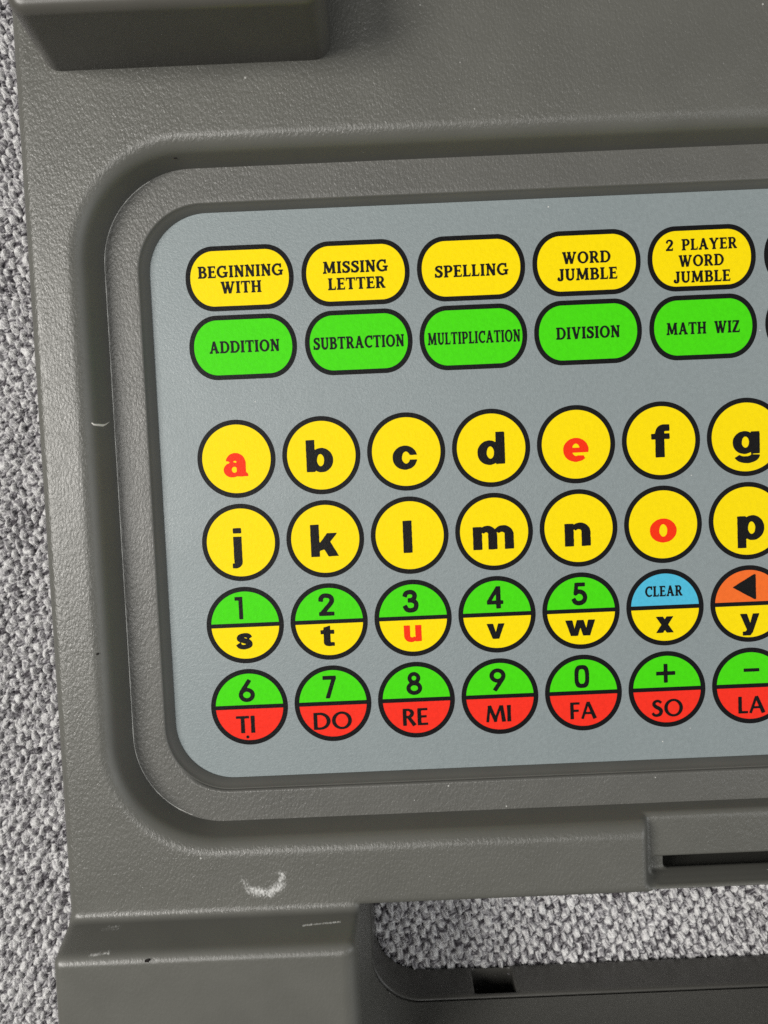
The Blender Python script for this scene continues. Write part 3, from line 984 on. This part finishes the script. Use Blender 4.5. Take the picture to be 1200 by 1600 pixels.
G_, Y_, R_ = ("green", M_green), ("yellow", M_yellow), ("red", M_red)
SPLIT = [
    (0, 2, G_, (N, '1', -0.86, -23.54, 1.25, 3.6), Y_, (H, 's', -0.30, -28.86, 2.62, 2.62), 0),
    (1, 2, G_, (N, '2', 12.99, -23.57, 2.5, 3.6), Y_, (H, 't', 12.94, -28.58, 2.19, 3.3), 0),
    (2, 2, G_, (N, '3', 26.30, -23.60, 2.5, 3.65), Y_, (H, 'u', 26.45, -28.79, 2.8, 2.7), 1),
    (3, 2, G_, (N, '4', 39.66, -23.58, 2.6, 3.57), Y_, (H, 'v', 39.60, -28.97, 2.8, 2.46), 0),
    (4, 2, G_, (N, '5', 52.99, -23.60, 2.5, 3.65), Y_, (H, 'w', 53.01, -29.01, 4.7, 2.55), 0),
    (5, 2, ("blue", M_blue), (Z, 'CLEAR', 66.35, -23.71, 5.9, 1.6), Y_, (H, 'x', 66.38, -29.07, 2.74, 2.62), 0),
    (6, 2, ("orange", M_orange), (N, '<', 79.12, -23.62, 3.65, 4.0), Y_, (H, 'y', 79.86, -29.62, 3.04, 3.5), 0),
    (0, 3, G_, (N, '6', -0.33, -36.79, 2.55, 3.7), R_, (O, 'TI', -0.77, -42.26, 3.0, 2.65), 0),
    (1, 3, G_, (N, '7', 12.88, -36.79, 2.14, 3.65), R_, (O, 'DO', 13.13, -42.24, 6.1, 2.65), 0),
    (2, 3, G_, (N, '8', 26.33, -36.79, 2.5, 3.7), R_, (O, 'RE', 26.31, -42.19, 4.0, 2.65), 0),
    (3, 3, G_, (N, '9', 39.62, -36.79, 2.55, 3.7), R_, (O, 'MI', 39.58, -42.24, 4.0, 2.55), 0),
    (4, 3, G_, (N, '0', 53.01, -36.82, 2.35, 3.7), R_, (O, 'FA', 53.10, -42.31, 4.2, 2.6), 0),
    (5, 3, G_, (N, '+', 66.34, -36.88, 3.05, 3.05), R_, (O, 'SO', 66.46, -42.47, 5.0, 2.65), 0),
    (6, 3, G_, (N, '-', 79.98, -36.93, 2.5, 0.55), R_, (O, 'LA', 79.92, -42.53, 4.3, 2.6), 0)]
for (c, r, top, tl, bot, bl, red) in SPLIT:
    org = (c * PITCH, -r * ROW)
    kx = key_ring("split_key", org, rd_o, rd_i, BAR)
    say = {'<': 'an arrow', '+': 'a plus', '-': 'a minus'}.get(tl[1], tl[1].lower())
    kx['label'] = f"round key, {top[0]} upper half with {say}, {bot[0]} lower half with {bl[1].lower()}"
    f1 = key_face(kx, half(True), top[1], "upper_half")
    f2 = key_face(kx, half(False), bot[1], "lower_half")
    legend(kx, org, [tl], name="upper_legend")
    low = [bl]
    if bl[1] == 'TI':
        low.append((N, '.', -0.52, -44.28, 0.5, 0.5))
    legend(kx, org, low, mat=M_rletter if red else M_text, name="lower_legend")


# ------------------------------------------------------------------ lint and crumbs
def tube(name, pts, rad, mat, sides=6):
    P = [Vector(p) for p in pts]
    V, F = [], []
    for i, p in enumerate(P):
        d = (P[min(i + 1, len(P) - 1)] - P[max(i - 1, 0)]).normalized()
        a = d.cross(Vector((0, 0, 1))).normalized()
        b = d.cross(a)
        r = rad[i]
        for s in range(sides):
            t = math.tau * s / sides
            q = p + a * r * math.cos(t) + b * r * math.sin(t)
            V.append(tuple(q))
    for i in range(len(P) - 1):
        for s in range(sides):
            t = (s + 1) % sides
            F.append((i * sides + s, i * sides + t, i * sides + sides + t, i * sides + sides + s))
    F.append(tuple(range(sides))[::-1])
    F.append(tuple(range((len(P) - 1) * sides, len(P) * sides)))
    return link(name, V, F, mat, None, True)


M_lint = flat("white_lint", (0.75, 0.73, 0.68), 0.8, 0.05)
M_crumb = flat("dark_crumb", (0.014, 0.012, 0.011), 0.7, 0.2)


def shell_z(x, y, z0=8.0):
    z = z0
    for i in range(40):
        z -= float(shell(np.array([x]), np.array([y]), np.array([z]))[0]) * 0.7
    return z


lp = [(-19.96, 6.15), (-19.75, 5.92), (-19.4, 5.86), (-19.05, 5.84), (-18.85, 5.98), (-18.65, 6.25), (-18.5, 6.45)]
lint = tube("lint_fibre", [(x, y, shell_z(x, y) + 0.08) for x, y in lp], [0.06, 0.14, 0.20, 0.22, 0.11, 0.05, 0.03], M_lint)
lint['label'] = "short white lint fibre stuck to the left wall of the recess"
lint['category'] = "lint"


def crumb(px, py, r, label, el=1.5):
    bm = bmesh.new()
    bmesh.ops.create_icosphere(bm, subdivisions=2, radius=1)
    z = shell_z(px, py)
    for v in bm.verts:
        k = 1 + 0.25 * math.sin(5 * v.co.x + 3 * v.co.y) * math.cos(4 * v.co.z)
        v.co = Vector((v.co.x * r * el * k + v.co.y * r * .5, v.co.y * r * k, v.co.z * r * 0.6)) * MM
    me = bpy.data.meshes.new("crumb")
    bm.to_mesh(me)
    bm.free()
    me.materials.append(M_crumb)
    o = bpy.data.objects.new("crumb", me)
    COL.objects.link(o)
    o.location = (px * MM, py * MM, (z + r * .3) * MM)
    o['label'] = label
    o['category'] = "crumb"
    o['group'] = "dark crumbs on the grey shell"
    return o


crumb(-14.0, -71.6, 0.26, "dark brown crumb on the ramp above the lower left corner")
crumb(-21.0, -28.3, 0.16, "tiny dark crumb on the left rim beside the keypad recess")
crumb(-5.8, 44.6, 0.16, "tiny dark crumb on the upper wall of the keypad recess")
